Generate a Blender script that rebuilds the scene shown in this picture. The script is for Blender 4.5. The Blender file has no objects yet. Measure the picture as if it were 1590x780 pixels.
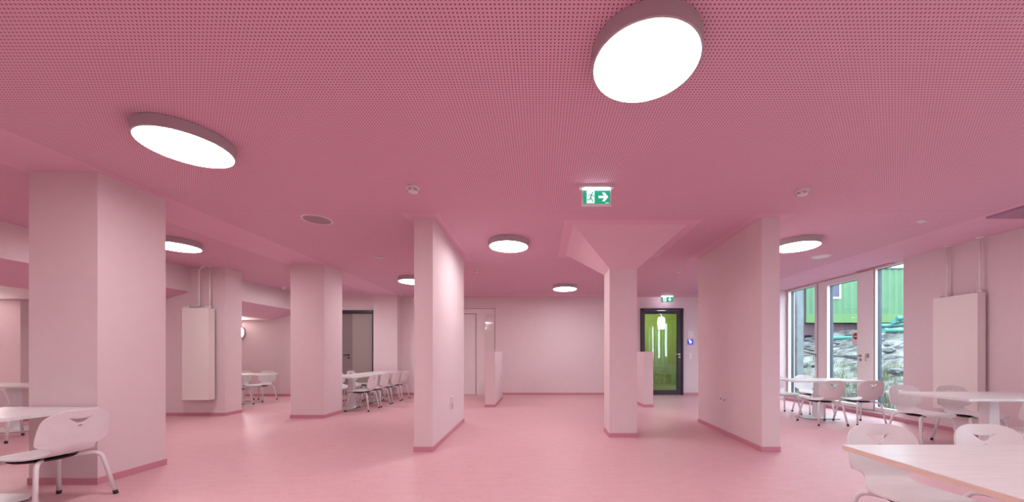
import bpy, bmesh, math, random
from mathutils import Vector, Matrix
random.seed(7)
C = bpy.context.scene
COL = C.collection
PI = math.pi
R = math.radians

# ------------------------------------------------------------------ camera
cam_d = bpy.data.cameras.new('camera'); cam = bpy.data.objects.new('camera', cam_d); COL.objects.link(cam)
cam.location = (0, 0, 1.17); cam.rotation_euler = (PI/2, 0, 0)
cam_d.sensor_fit = 'HORIZONTAL'; cam_d.sensor_width = 36.0
cam_d.lens = 550.0/1590*36.0
cam_d.shift_x = -(840-795)/1590.0
cam_d.shift_y = (550-390)/1590.0
cam_d.clip_start = 0.02; cam_d.clip_end = 200
C.camera = cam

# ------------------------------------------------------------------ sky (overcast)
w = bpy.data.worlds.new('world'); C.world = w; w.use_nodes = True
wn = w.node_tree; wn.nodes.clear()
wo = wn.nodes.new('ShaderNodeOutputWorld'); bg = wn.nodes.new('ShaderNodeBackground')
bg.inputs[0].default_value = (0.74, 0.86, 1.0, 1); bg.inputs[1].default_value = 2.5
wn.links.new(bg.outputs[0], wo.inputs[0])

# ------------------------------------------------------------------ exposure
C.view_settings.view_transform = 'Standard'; C.view_settings.look = 'None'
C.view_settings.gamma = 1.0; C.view_settings.use_curve_mapping = False
C.view_settings.exposure = 1.9
LAMP = 9.0          # radiance of the round ceiling lamps

H = 2.8             # ceiling height

# ------------------------------------------------------------------ materials
def srgb(r, g, b):
    f = lambda c: (c/255/12.92) if c/255 <= 0.04045 else ((c/255+0.055)/1.055)**2.4
    return (f(r), f(g), f(b), 1)

def mat(name, col, rough=0.6, metal=0.0, spec=0.5, coat=0.0, noise=None, bump=None, emit=None, strength=0.0):
    """noise = (scale, amount[, stretch]) slight tone variation; bump = (scale, strength, distance)"""
    m = bpy.data.materials.new(name); m.use_nodes = True
    nt = m.node_tree; b = nt.nodes['Principled BSDF']
    b.inputs['Base Color'].default_value = col
    b.inputs['Roughness'].default_value = rough
    b.inputs['Metallic'].default_value = metal
    b.inputs['Specular IOR Level'].default_value = spec
    b.inputs['Coat Weight'].default_value = coat
    tc = nt.nodes.new('ShaderNodeTexCoord')
    if noise:
        mp = nt.nodes.new('ShaderNodeMapping')
        st = noise[2] if len(noise) > 2 else (1, 1, 1)
        mp.inputs['Scale'].default_value = st
        n = nt.nodes.new('ShaderNodeTexNoise'); n.inputs['Scale'].default_value = noise[0]; n.inputs['Detail'].default_value = 6
        nt.links.new(tc.outputs['Object'], mp.inputs[0]); nt.links.new(mp.outputs[0], n.inputs['Vector'])
        rmp = nt.nodes.new('ShaderNodeMapRange')
        rmp.inputs['From Min'].default_value = 0.3; rmp.inputs['From Max'].default_value = 0.7
        rmp.inputs['To Min'].default_value = 1-noise[1]; rmp.inputs['To Max'].default_value = 1+noise[1]
        nt.links.new(n.outputs[0], rmp.inputs[0])
        mx = nt.nodes.new('ShaderNodeVectorMath'); mx.operation = 'SCALE'
        mx.inputs[0].default_value = col[:3]; nt.links.new(rmp.outputs[0], mx.inputs['Scale'])
        nt.links.new(mx.outputs[0], b.inputs['Base Color'])
    if bump:
        n2 = nt.nodes.new('ShaderNodeTexNoise'); n2.inputs['Scale'].default_value = bump[0]; n2.inputs['Detail'].default_value = 3
        bp = nt.nodes.new('ShaderNodeBump'); bp.inputs['Strength'].default_value = bump[1]; bp.inputs['Distance'].default_value = bump[2]
        nt.links.new(tc.outputs['Object'], n2.inputs['Vector']); nt.links.new(n2.outputs[0], bp.inputs['Height'])
        nt.links.new(bp.outputs[0], b.inputs['Normal'])
    if emit:
        b.inputs['Emission Color'].default_value = emit; b.inputs['Emission Strength'].default_value = strength
    return m

WALLC = (0.80, 0.66, 0.675, 1)
CEILC = (0.81, 0.485, 0.60, 1)
M = {}
M['wall'] = mat('pink_wall_paint', WALLC, 0.75, noise=(9, 0.012), bump=(260, 0.35, 0.002))
M['ceiling'] = mat('pink_ceiling_plaster', CEILC, 0.8, noise=(3, 0.02))
M['capital'] = mat('pink_capital_plaster', (0.81, 0.55, 0.62, 1), 0.8)
M['skirting'] = mat('rose_skirting', (0.62, 0.27, 0.34, 1), 0.5)
M['lamp_rim'] = mat('lamp_housing', (0.50, 0.44, 0.46, 1), 0.5)
M['lamp_light'] = mat('lamp_diffuser', (0.9, 0.9, 0.9, 1), 0.5, emit=(1.0, 0.95, 0.955, 1), strength=LAMP)
M['wall_lamp'] = mat('wall_lamp_diffuser', (0.9, 0.9, 0.9, 1), 0.5, emit=(1.0, 0.93, 0.90, 1), strength=17)
M['white'] = mat('white_enamel', (0.86, 0.82, 0.80, 1), 0.35)
M['frame_white'] = mat('white_window_frame', (0.92, 0.88, 0.86, 1), 0.4)
M['frame_blue'] = mat('dark_blue_frame_cladding', (0.018, 0.025, 0.055, 1), 0.5)
M['shell'] = mat('white_beech_laminate', (0.85, 0.82, 0.82, 1), 0.38, noise=(6, 0.03, (1, 8, 1)), bump=(300, 0.1, 0.0006))
M['tube'] = mat('white_powder_coated_tube', (0.86, 0.85, 0.85, 1), 0.3)
M['top'] = mat('pale_wood_laminate', (0.84, 0.85, 0.84, 1), 0.3, noise=(7, 0.05, (0.6, 7, 1)))
M['edge'] = mat('beech_edge', (0.80, 0.64, 0.53, 1), 0.45, noise=(14, 0.06, (1, 1, 6)))
M['black'] = mat('black_plastic', (0.02, 0.015, 0.02, 1), 0.5)
M['plastic'] = mat('white_plastic', (0.82, 0.78, 0.78, 1), 0.4)
M['grey_mesh'] = mat('grey_speaker_mesh', (0.42, 0.30, 0.33, 1), 0.7)
M['steel'] = mat('brushed_steel', (0.45, 0.42, 0.42, 1), 0.35, metal=0.9)
M['door_dark'] = mat('anthracite_door_frame', (0.045, 0.035, 0.055, 1), 0.3)
M['door_grey'] = mat('grey_brown_door_leaf', (0.36, 0.31, 0.29, 1), 0.45)
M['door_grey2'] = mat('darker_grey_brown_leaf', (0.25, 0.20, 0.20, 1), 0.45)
M['door_white'] = mat('pale_door_panel', (0.84, 0.74, 0.74, 1), 0.45)
M['door_gloss'] = mat('pale_gloss_panel', (0.76, 0.66, 0.64, 1), 0.08, coat=0.5)
M['blue'] = mat('blue_panel', (0.03, 0.05, 0.42, 1), 0.3, emit=(0.08, 0.12, 1.0, 1), strength=0.10)
M['blue_light'] = mat('lit_keypad_mark', (0.8, 0.9, 1, 1), 0.3, emit=(0.7, 0.85, 1.0, 1), strength=0.3)
M['sign_green'] = mat('backlit_green', (0.0, 0.09, 0.05, 1), 0.4, emit=(0.0, 0.42, 0.24, 1), strength=0.22)
M['sign_white'] = mat('backlit_white', (0.9, 0.95, 0.95, 1), 0.3, emit=(0.75, 1.0, 0.95, 1), strength=0.22)
M['sign_lamp'] = mat('sign_light_strip', (0.9, 0.9, 0.95, 1), 0.3, emit=(0.80, 0.84, 1.0, 1), strength=5.0)
M['sign_lamp_small'] = mat('sign_light_strip_strong', (0.9, 0.9, 0.95, 1), 0.3, emit=(0.85, 0.82, 1.0, 1), strength=12.0)
M['hall_green'] = mat('lime_green_paint', (0.46, 0.60, 0.13, 1), 0.6)
M['hall_floor'] = mat('lime_green_floor', (0.34, 0.46, 0.08, 1), 0.3)
M['hall_lamp'] = mat('hall_lamp_glass', (0.9, 0.9, 0.9, 1), 0.5, emit=(1, 0.97, 0.9, 1), strength=6.5)
M['container'] = mat('green_corrugated_steel', (0.045, 0.125, 0.055, 1), 0.55, noise=(2, 0.08))
M['container_low'] = mat('yellow_green_band', (0.06, 0.135, 0.035, 1), 0.55)
M['container_door'] = mat('dark_underframe', (0.07, 0.03, 0.045, 1), 0.7)
M['shed'] = mat('dark_purple_brown_boards', (0.028, 0.014, 0.025, 1), 0.7, noise=(5, 0.15, (6, 1, 1)))
M['window_dark'] = mat('dark_blue_window', (0.015, 0.02, 0.06, 1), 0.35)
M['radiator'] = mat('glossy_white_radiator', (0.89, 0.83, 0.79, 1), 0.22)
M['concrete'] = mat('pale_concrete', (0.124, 0.143, 0.155, 1), 0.9, noise=(5, 0.2), bump=(14, 0.8, 0.02))
M['pipe_green'] = mat('turquoise_drain_pipe', (0.019, 0.136, 0.112, 1), 0.4)
M['plank'] = mat('weathered_plank', (0.099, 0.081, 0.093, 1), 0.8, noise=(5, 0.2, (1, 8, 8)))
M['stone'] = mat('grey_stone', (0.112, 0.112, 0.118, 1), 0.9, noise=(6, 0.2), bump=(9, 0.8, 0.03))
M['grass'] = mat('dry_grass', (0.118, 0.136, 0.056, 1), 0.8)
M['red'] = mat('no_entry_red', (0.28, 0.02, 0.03, 1), 0.4)
M['outer'] = mat('outer_render', (0.35, 0.38, 0.45, 1), 0.9)

def floor_material():
    m = bpy.data.materials.new('rose_linoleum'); m.use_nodes = True
    nt = m.node_tree; b = nt.nodes['Principled BSDF']
    tc = nt.nodes.new('ShaderNodeTexCoord')
    mp = nt.nodes.new('ShaderNodeMapping'); mp.inputs['Scale'].default_value = (1.0, 3.2, 1)
    n1 = nt.nodes.new('ShaderNodeTexNoise'); n1.inputs['Scale'].default_value = 5; n1.inputs['Detail'].default_value = 9; n1.inputs['Roughness'].default_value = 0.68
    n2 = nt.nodes.new('ShaderNodeTexNoise'); n2.inputs['Scale'].default_value = 34; n2.inputs['Detail'].default_value = 5
    nt.links.new(tc.outputs['Object'], mp.inputs[0]); nt.links.new(mp.outputs[0], n1.inputs['Vector']); nt.links.new(mp.outputs[0], n2.inputs['Vector'])
    ad = nt.nodes.new('ShaderNodeMath'); ad.operation = 'ADD'
    nt.links.new(n1.outputs[0], ad.inputs[0]); nt.links.new(n2.outputs[0], ad.inputs[1])
    cr = nt.nodes.new('ShaderNodeValToRGB')
    cr.color_ramp.elements[0].position = 0.36; cr.color_ramp.elements[0].color = (0.69, 0.405, 0.43, 1)
    cr.color_ramp.elements[1].position = 0.64; cr.color_ramp.elements[1].color = (0.79, 0.50, 0.525, 1)
    hv = nt.nodes.new('ShaderNodeMath'); hv.operation = 'MULTIPLY'; hv.inputs[1].default_value = 0.5
    nt.links.new(ad.outputs[0], hv.inputs[0]); nt.links.new(hv.outputs[0], cr.inputs[0])
    nt.links.new(cr.outputs[0], b.inputs['Base Color'])
    b.inputs['Roughness'].default_value = 0.46
    bp = nt.nodes.new('ShaderNodeBump'); bp.inputs['Strength'].default_value = 0.08; bp.inputs['Distance'].default_value = 0.003
    nt.links.new(n2.outputs[0], bp.inputs['Height']); nt.links.new(bp.outputs[0], b.inputs['Normal'])
    return m
M['floor'] = floor_material()

def perforated_material():
    m = bpy.data.materials.new('pink_perforated_board'); m.use_nodes = True
    nt = m.node_tree; b = nt.nodes['Principled BSDF']; b.inputs['Roughness'].default_value = 0.8
    tc = nt.nodes.new('ShaderNodeTexCoord')
    sep = nt.nodes.new('ShaderNodeSeparateXYZ'); nt.links.new(tc.outputs['Object'], sep.inputs[0])
    sq = []
    for k in range(2):
        d = nt.nodes.new('ShaderNodeMath'); d.operation = 'DIVIDE'; d.inputs[1].default_value = 0.0205
        nt.links.new(sep.outputs[k], d.inputs[0])
        f = nt.nodes.new('ShaderNodeMath'); f.operation = 'FRACT'; nt.links.new(d.outputs[0], f.inputs[0])
        s = nt.nodes.new('ShaderNodeMath'); s.operation = 'SUBTRACT'; s.inputs[1].default_value = 0.5; nt.links.new(f.outputs[0], s.inputs[0])
        p = nt.nodes.new('ShaderNodeMath'); p.operation = 'MULTIPLY'; nt.links.new(s.outputs[0], p.inputs[0]); nt.links.new(s.outputs[0], p.inputs[1])
        sq.append(p)
    a = nt.nodes.new('ShaderNodeMath'); a.operation = 'ADD'; nt.links.new(sq[0].outputs[0], a.inputs[0]); nt.links.new(sq[1].outputs[0], a.inputs[1])
    mr = nt.nodes.new('ShaderNodeMapRange'); mr.inputs['From Min'].default_value = 0.034; mr.inputs['From Max'].default_value = 0.052
    nt.links.new(a.outputs[0], mr.inputs[0])
    mx = nt.nodes.new('ShaderNodeMix'); mx.data_type = 'RGBA'
    mx.inputs[6].default_value = (0.20, 0.06, 0.085, 1); mx.inputs[7].default_value = CEILC
    nt.links.new(mr.outputs[0], mx.inputs[0]); nt.links.new(mx.outputs[2], b.inputs['Base Color'])
    return m
M['perf'] = perforated_material()

def glass_material(name, tint=(0.95, 1.0, 0.98, 1), ior=1.5):
    m = bpy.data.materials.new(name); m.use_nodes = True; nt = m.node_tree; nt.nodes.clear()
    o = nt.nodes.new('ShaderNodeOutputMaterial'); mix = nt.nodes.new('ShaderNodeMixShader')
    t = nt.nodes.new('ShaderNodeBsdfTransparent'); t.inputs[0].default_value = tint
    g = nt.nodes.new('ShaderNodeBsdfGlossy'); g.inputs['Roughness'].default_value = 0.01
    # Schlick reflectance from the angle between the surface normal and the view ray
    ge = nt.nodes.new('ShaderNodeNewGeometry'); dt = nt.nodes.new('ShaderNodeVectorMath'); dt.operation = 'DOT_PRODUCT'
    nt.links.new(ge.outputs['Incoming'], dt.inputs[0]); nt.links.new(ge.outputs['Normal'], dt.inputs[1])
    def mth(op, a, b):
        n = nt.nodes.new('ShaderNodeMath'); n.operation = op
        for k, v in enumerate((a, b)):
            if v is None: continue
            if isinstance(v, (int, float)): n.inputs[k].default_value = v
            else: nt.links.new(v, n.inputs[k])
        return n.outputs[0]
    f0 = ((ior-1)/(ior+1))**2
    c = mth('ABSOLUTE', dt.outputs['Value'], None); c = mth('SUBTRACT', 1.0, c); c = mth('POWER', c, 5.0)
    c = mth('MULTIPLY', c, 1-f0); c = mth('ADD', c, f0)
    nt.links.new(c, mix.inputs[0]); nt.links.new(t.outputs[0], mix.inputs[1]); nt.links.new(g.outputs[0], mix.inputs[2])
    nt.links.new(mix.outputs[0], o.inputs[0]); return m
M['glass'] = glass_material('window_glass')
M['door_glass'] = glass_material('door_glass', (0.92, 0.98, 0.92, 1), 1.9)

def terrain_material():
    m = mat('rubble_and_soil', (0.42, 0.42, 0.42, 1), 0.95)
    nt = m.node_tree; b = nt.nodes['Principled BSDF']; tc = nt.nodes.new('ShaderNodeTexCoord')
    n = nt.nodes.new('ShaderNodeTexNoise'); n.inputs['Scale'].default_value = 2.2; n.inputs['Detail'].default_value = 10; n.inputs['Roughness'].default_value = 0.75
    nt.links.new(tc.outputs['Object'], n.inputs['Vector'])
    cr = nt.nodes.new('ShaderNodeValToRGB'); e = cr.color_ramp.elements
    e[0].position = 0.40; e[0].color = (0.030, 0.026, 0.032, 1); e[1].position = 0.60; e[1].color = (0.19, 0.185, 0.17, 1)
    k = e.new(0.5); k.color = (0.112, 0.112, 0.102, 1)
    nt.links.new(n.outputs[0], cr.inputs[0]); nt.links.new(cr.outputs[0], b.inputs['Base Color'])
    return m
M['terrain'] = terrain_material()

# ------------------------------------------------------------------ mesh helpers
def add_box(bm, x0, x1, y0, y1, z0, z1, mi=0):
    x0, x1 = sorted((x0, x1)); y0, y1 = sorted((y0, y1)); z0, z1 = sorted((z0, z1))
    v = [bm.verts.new(p) for p in [(x0,y0,z0),(x1,y0,z0),(x1,y1,z0),(x0,y1,z0),(x0,y0,z1),(x1,y0,z1),(x1,y1,z1),(x0,y1,z1)]]
    for f in [(3,2,1,0),(4,5,6,7),(0,1,5,4),(1,2,6,5),(2,3,7,6),(3,0,4,7)]:
        fc = bm.faces.new([v[i] for i in f]); fc.material_index = mi
    return v

def add_prism(bm, poly, z0, z1, mi=0):
    """vertical prism on a counter-clockwise plan polygon"""
    a = [bm.verts.new((x, y, z0)) for x, y in poly]; b = [bm.verts.new((x, y, z1)) for x, y in poly]
    bm.faces.new(a[::-1]).material_index = mi; bm.faces.new(b).material_index = mi
    n = len(poly)
    for i in range(n):
        bm.faces.new([a[i], a[(i+1) % n], b[(i+1) % n], b[i]]).material_index = mi

def add_loft(bm, p0, p1):
    """closed solid between two rings with the same number of points"""
    a = [bm.verts.new(p) for p in p0]; b = [bm.verts.new(p) for p in p1]
    bm.faces.new(a[::-1]); bm.faces.new(b); n = len(a)
    for i in range(n): bm.faces.new([a[i], a[(i+1) % n], b[(i+1) % n], b[i]])

def add_tube(bm, pts, r, seg=10, mi=0, r_end=None):
    pts = [Vector(p) for p in pts]; n = len(pts); rings = []
    prev = None
    for i, p in enumerate(pts):
        d = (pts[min(i+1, n-1)]-pts[max(i-1, 0)]).normalized()
        if prev is None:
            u = d.orthogonal().normalized()
        else:
            u = (prev-d*prev.dot(d)).normalized()
        prev = u; v = d.cross(u)
        rr = r if r_end is None else r+(r_end-r)*i/(n-1)
        rings.append([bm.verts.new(p+u*math.cos(2*PI*k/seg)*rr+v*math.sin(2*PI*k/seg)*rr) for k in range(seg)])
    for i in range(n-1):
        for k in range(seg):
            f = bm.faces.new([rings[i][k], rings[i][(k+1) % seg], rings[i+1][(k+1) % seg], rings[i+1][k]]); f.material_index = mi; f.smooth = True
    bm.faces.new(rings[0][::-1]).material_index = mi; bm.faces.new(rings[-1]).material_index = mi

def add_lathe(bm, prof, seg=48, mi=0, c=(0, 0, 0)):
    """prof = [(r, z)...]; ends capped"""
    rings = []
    for r, z in prof:
        if r < 1e-6: rings.append([bm.verts.new((c[0], c[1], c[2]+z))])
        else: rings.append([bm.verts.new((c[0]+r*math.cos(2*PI*k/seg), c[1]+r*math.sin(2*PI*k/seg), c[2]+z)) for k in range(seg)])
    for a, b in zip(rings, rings[1:]):
        for k in range(seg):
            k2 = (k+1) % seg
            if len(a) == 1: f = bm.faces.new([a[0], b[k2], b[k]])
            elif len(b) == 1: f = bm.faces.new([a[k], a[k2], b[0]])
            else: f = bm.faces.new([a[k], a[k2], b[k2], b[k]])
            f.material_index = mi
    for rg, rev in ((rings[0], True), (rings[-1], False)):
        if len(rg) > 1: bm.faces.new(rg[::-1] if rev else rg).material_index = mi

def add_poly(bm, pts, depth, mi=0):
    """flat polygon in the local x-z plane facing -y, extruded by depth towards +y"""
    a = [bm.verts.new((x, 0, z)) for x, z in pts]; b = [bm.verts.new((x, depth, z)) for x, z in pts]
    bm.faces.new(a).material_index = mi; bm.faces.new(b[::-1]).material_index = mi
    n = len(a)
    for i in range(n): bm.faces.new([a[i], b[i], b[(i+1) % n], a[(i+1) % n]]).material_index = mi

def fillet(pts, r, n=5):
    pts = [Vector(p) for p in pts]; out = [pts[0]]
    for i in range(1, len(pts)-1):
        a, b, c = pts[i-1], pts[i], pts[i+1]
        da, dc = (a-b), (c-b); t = min(r, da.length*.49, dc.length*.49)
        p0, p1 = b+da.normalized()*t, b+dc.normalized()*t
        for k in range(n+1):
            s = k/n; out.append(p0*(1-s)**2+b*2*s*(1-s)+p1*s*s)
    out.append(pts[-1]); return out

def finish(name, bm, mats, parent=None, bevel=0.0, smooth=None, loc=None):
    bmesh.ops.recalc_face_normals(bm, faces=bm.faces)
    if bevel > 0:
        bmesh.ops.bevel(bm, geom=[e for e in bm.edges if len(e.link_faces) == 2 and e.calc_face_angle(0) > 0.6], offset=bevel, segments=2, affect='EDGES', profile=0.7)
    me = bpy.data.meshes.new(name); bm.to_mesh(me); bm.free()
    for m in (mats if isinstance(mats, (list, tuple)) else [mats]): me.materials.append(m)
    if smooth is not None:
        for p in me.polygons: p.use_smooth = True
        me.set_sharp_from_angle(angle=R(smooth))
    o = bpy.data.objects.new(name, me); COL.objects.link(o)
    if parent: o.parent = parent
    if loc: o.location = loc
    return o

def tag(o, label=None, cat=None, group=None, kind=None):
    if label: o['label'] = label
    if cat: o['category'] = cat
    if group: o['group'] = group
    if kind: o['kind'] = kind
    return o

def empty(name, loc, rz=0, label=None, cat=None, group=None):
    o = bpy.data.objects.new(name, None); COL.objects.link(o); o.location = loc; o.rotation_euler = (0, 0, rz)
    o.empty_display_size = 0.1
    return tag(o, label, cat, group)

def copy_tree(o, parent=None):
    c = o.copy(); COL.objects.link(c); c.parent = parent
    for ch in list(o.children): copy_tree(ch, c)
    return c

def new(): return bmesh.new()
def box_obj(name, dims, m, parent=None, bevel=0.0, **k):
    bm = new(); add_box(bm, *dims); return finish(name, bm, m, parent, bevel, **k)
def struct(name, bm, m, label=None, parent=None, **k):
    o = finish(name, bm, m, parent, **k); return tag(o, label, kind='structure')

SK = 0.062
def skirt(name, segs, parent=None, kind=True):
    """skirting: list of plan boxes"""
    bm = new()
    for s in segs: add_box(bm, s[0], s[1], s[2], s[3], 0.0, SK)
    o = finish(name, bm, M['skirting'], parent, bevel=0.0015)
    if kind: o['kind'] = 'structure'
    return o
def skirt_ring(poly, parent, t=0.007):
    """skirting ring round a counter-clockwise footprint"""
    c = Vector((sum(p[0] for p in poly)/len(poly), sum(p[1] for p in poly)/len(poly)))
    out = []
    for x, y in poly:
        out.append((x+math.copysign(t, x-c.x), y+math.copysign(t, y-c.y)))
    bm = new(); add_prism(bm, out, 0.0, SK)
    return finish('baseboard', bm, M['skirting'], parent)

# ================================================================== room shell
bm = new(); add_box(bm, -12.6, 6.3, -3.2, 10.5, -0.2, 0.0)
struct('floor', bm, M['floor'], 'rose pink linoleum floor with a fine mottled grain')

# ceiling: perforated boards with plain plaster borders
def ceiling():
    plain = [(-4.62, -3.9, -3.2, 10.4), (5.2, 6.5, -3.2, 10.4),
             (-1.61, -1.19, 4.11, 6.24), (2.53, 2.96, 4.11, 6.20), (0.28, 1.97, 4.30, 5.96), (-12.6, 6.5, 9.7, 10.4)]
    xs = sorted({-12.6, 6.5} | {v for p in plain for v in p[:2]}); ys = sorted({-3.2, 10.4} | {v for p in plain for v in p[2:]})
    bm = new(); g = {}
    for x in xs:
        for y in ys: g[x, y] = bm.verts.new((x, y, H))
    for a, b in zip(xs, xs[1:]):
        for c, d in zip(ys, ys[1:]):
            f = bm.faces.new([g[a, c], g[a, d], g[b, d], g[b, c]])
            mx, my = (a+b)/2, (c+d)/2
            f.material_index = 0 if any(p[0] < mx < p[1] and p[2] < my < p[3] for p in plain) else 1
    add_box(bm, -12.6, 6.5, -3.2, 10.4, H+0.002, H+0.25, 0)
    me = bpy.data.meshes.new('ceiling'); bm.to_mesh(me); bm.free()
    me.materials.append(M['ceiling']); me.materials.append(M['perf'])
    o = bpy.data.objects.new('ceiling', me); COL.objects.link(o)
    tag(o, 'pink ceiling of perforated boards with plain borders round the pillars', kind='structure')
ceiling()

# back wall
bm = new()
YB, YB2 = 10.13, 10.4
D1 = (2.84, 4.06, 2.48)      # glazed door opening
add_box(bm, -3.99, -2.95, YB, YB2, 0, H)
add_box(bm, -2.95, -1.31, YB, YB2, 2.48, H); add_box(bm, -2.95, -1.31, YB+0.12, YB2, 0, 2.48)
add_box(bm, -1.31, D1[0], YB, YB2, 0, H)
add_box(bm, D1[0], D1[1], YB, YB2, D1[2], H)
add_box(bm, D1[1], 6.3, YB, YB2, 0, H)
struct('wall_back', bm, M['wall'], 'pink back wall with the glazed door and the pale flush door')
skirt('baseboard_back', [(-1.31, D1[0], YB-0.008, YB), (D1[1], 5.9, YB-0.008, YB), (-3.99, -2.95, YB-0.008, YB)])

bm = new()                    # rear wall of the room on the left, with the grey door
DL = (-5.86, -4.70, 2.41)
add_box(bm, -6.0, DL[0], 10.0, 10.4, 0, H); add_box(bm, DL[0], DL[1], 10.0, 10.4, DL[2], H)
add_box(bm, DL[1], -4.65, 10.0, 10.4, 0, H); add_box(bm, DL[0], DL[1], 10.2, 10.4, 0, DL[2])
add_box(bm, -12.6, -6.0, 9.8, 10.4, 0, H)
struct('wall_rear_left', bm, M['wall'], 'pink rear wall of the side room behind the pillars')
skirt('baseboard_rear_left', [(-12.5, -6.0, 9.792, 9.8), (-6.0, DL[0], 9.992, 10.0)])

bm = new()                    # right wall
YW0, YW1 = 6.06, 9.05
add_box(bm, 6.2, 6.3, 2.80, YW0, 0, H); add_box(bm, 6.3, 6.48, 2.80, 5.86, 0, H)
add_box(bm, 6.2, 6.3, -3.2, -0.19, 0, H); add_box(bm, 6.3, 6.48, -3.2, -0.39, 0, H); add_box(bm, 6.22, 6.48, -0.19, 2.80, 0, 0.084)
add_box(bm, 6.3, 6.48, YW1, 10.4, 0, H)
add_box(bm, 6.22, 6.48, YW0, YW1, 0, 0.084)
add_box(bm, 5.92, 6.3, YW1, YB, 0, H)
struct('wall_right', bm, M['wall'], 'pink side wall that holds the tall windows and the radiator')
skirt('baseboard_right', [(6.192, 6.2, 2.8, YW0), (6.192, 6.2, -3.0, -0.19), (6.212, 6.22, -0.19, 2.8), (6.212, 6.22, YW0, YW1)])

bm = new(); add_box(bm, -12.6, 6.3, -3.2, -3.0, 0, H); struct('wall_front', bm, M['wall'], 'pink wall on the near side of the room')
bm = new(); add_box(bm, -12.6, -12.4, -3.0, 9.8, 0, 2.1); struct('wall_left', bm, M['wall'], 'pink wall at the far side of the low bay')

bm = new()
add_box(bm, -8.95, -5.955, 6.68, 7.05, 0, H); add_box(bm, -12.4, -8.95, 6.09, 7.05, 0, 2.1)
struct('wall_side_bay', bm, M['wall'], 'pink wall block carrying the slim radiator beside the second pillar')
skirt('baseboard_side_bay', [(-8.95, -5.955, 6.672, 6.68), (-5.955, -5.947, 6.672, 7.058), (-12.4, -8.942, 6.082, 6.09), (-8.95, -8.942, 6.09, 6.672)])

# dropped beam with sloping underside along the low bay
bm = new()
prof = [(-6.62, H), (-6.62, 2.345), (-7.4, 2.105), (-12.4, 2.105), (-12.4, H)]
add_loft(bm, [(x, -3.0, z) for x, z in prof], [(x, 9.8, z) for x, z in prof])
for f in bm.faces:
    c = f.calc_center_median()
    if abs(c.x+7.01) < 0.05 and c.z < 2.4: f.material_index = 1
struct('ceiling_drop', bm, [M['wall'], M['ceiling']], 'pink dropped beam with a sloping underside above the low bay')

# ------------------------------------------------------------------ pillars and wall fins
def pillar(name, poly, label, cat, z1=H):
    bm = new(); add_prism(bm, poly, 0, z1)
    o = finish(name, bm, M['wall']); tag(o, label, cat, kind='structure')
    skirt_ring(poly, o); return o
def rect(x0, x1, y0, y1): return [(x0, y0), (x1, y0), (x1, y1), (x0, y1)]
pillar('pillar', rect(-4.576, -3.962, 3.165, 3.74), 'broad square pink pillar beside the first table on the left', 'pillar')
pillar('pillar', rect(-4.555, -3.945, 6.44, 7.03), 'square pink pillar in front of the long table row', 'pillar')
pillar('pillar', rect(-4.65, -3.99, 9.83, 10.13), 'shallow pink pilaster beside the grey door', 'pillar')
pillar('wall_fin', [(-1.515, 4.23), (-1.292, 4.23), (-1.327, 6.10), (-1.515, 6.10)], 'free-standing pink wall slab with a plugged socket, left of the centre', 'wall slab')
pillar('wall_fin', [(2.638, 4.23), (2.853, 4.23), (2.853, 6.08), (2.70, 6.08)], 'free-standing pink wall slab with a double socket', 'wall slab')
cp = pillar('pillar', rect(0.96, 1.345, 4.96, 5.38), 'slim pink pillar with a flared capital under the ceiling', 'pillar', 2.37)
bm = new()
add_loft(bm, [(x, y, 2.365) for x, y in rect(0.96, 1.345, 4.96, 5.38)], [(x, y, H+0.001) for x, y in rect(0.41, 1.84, 4.455, 5.83)])
tag(finish('capital', bm, M['capital'], cp), 'flared pyramid capital spreading to the ceiling')
def low_wall(x0, x1, label):
    bm = new(); add_box(bm, x0, x1, 7.77, 9.27, 0, 1.22)
    o = finish('low_partition', bm, M['wall'], bevel=0.003); tag(o, label, 'low wall', kind='structure')
    skirt_ring(rect(x0, x1, 7.77, 9.27), o); return o
low_wall(-1.23, -1.01, 'low pink partition wall in front of the pale door')
low_wall(2.25, 2.46, 'low pink partition wall in front of the glazed door')
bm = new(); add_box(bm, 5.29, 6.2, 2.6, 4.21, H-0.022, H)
M['lilac'] = mat('capital_shade_lilac', (0.44, 0.25, 0.34, 1), 0.7)  # shade of a sloped capital face, put into the colour of a flat panel
struct('trim_1', bm, M['lilac'], 'flat stand-in for a sloped capital face, its shade painted as lilac')

# ------------------------------------------------------------------ doors in the back wall
# glazed door with anthracite frame
d = new()
x0, x1, zt = 2.855, 4.05, 2.47; yf = 10.06
for b in [(x0, x0+0.05, 10.06, 10.2, 0, zt), (x1-0.05, x1, 10.06, 10.2, 0, zt), (x0, x1, 10.06, 10.2, zt-0.06, zt)]: add_box(d, *b)
door = finish('door_1', d, M['door_dark'], bevel=0.002); tag(door, 'anthracite framed glass door to the lime green hall', kind='structure')
d = new(); lx0, lx1 = x0+0.055, x1-0.055
gx0, gx1, gz0, gz1 = 2.96, 3.88, 0.14, 2.31
for b in [(lx0, gx0, 10.08, 10.15, 0.01, 2.40), (gx1, lx1, 10.08, 10.15, 0.01, 2.40), (gx0, gx1, 10.08, 10.15, 0.01, gz0), (gx0, gx1, 10.08, 10.15, gz1, 2.40)]: add_box(d, *b)
leaf = finish('leaf', d, M['door_dark'], door, bevel=0.002)
box_obj('pane', (gx0, gx1, 10.11, 10.12, gz0, gz1), M['door_glass'], leaf)
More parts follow.
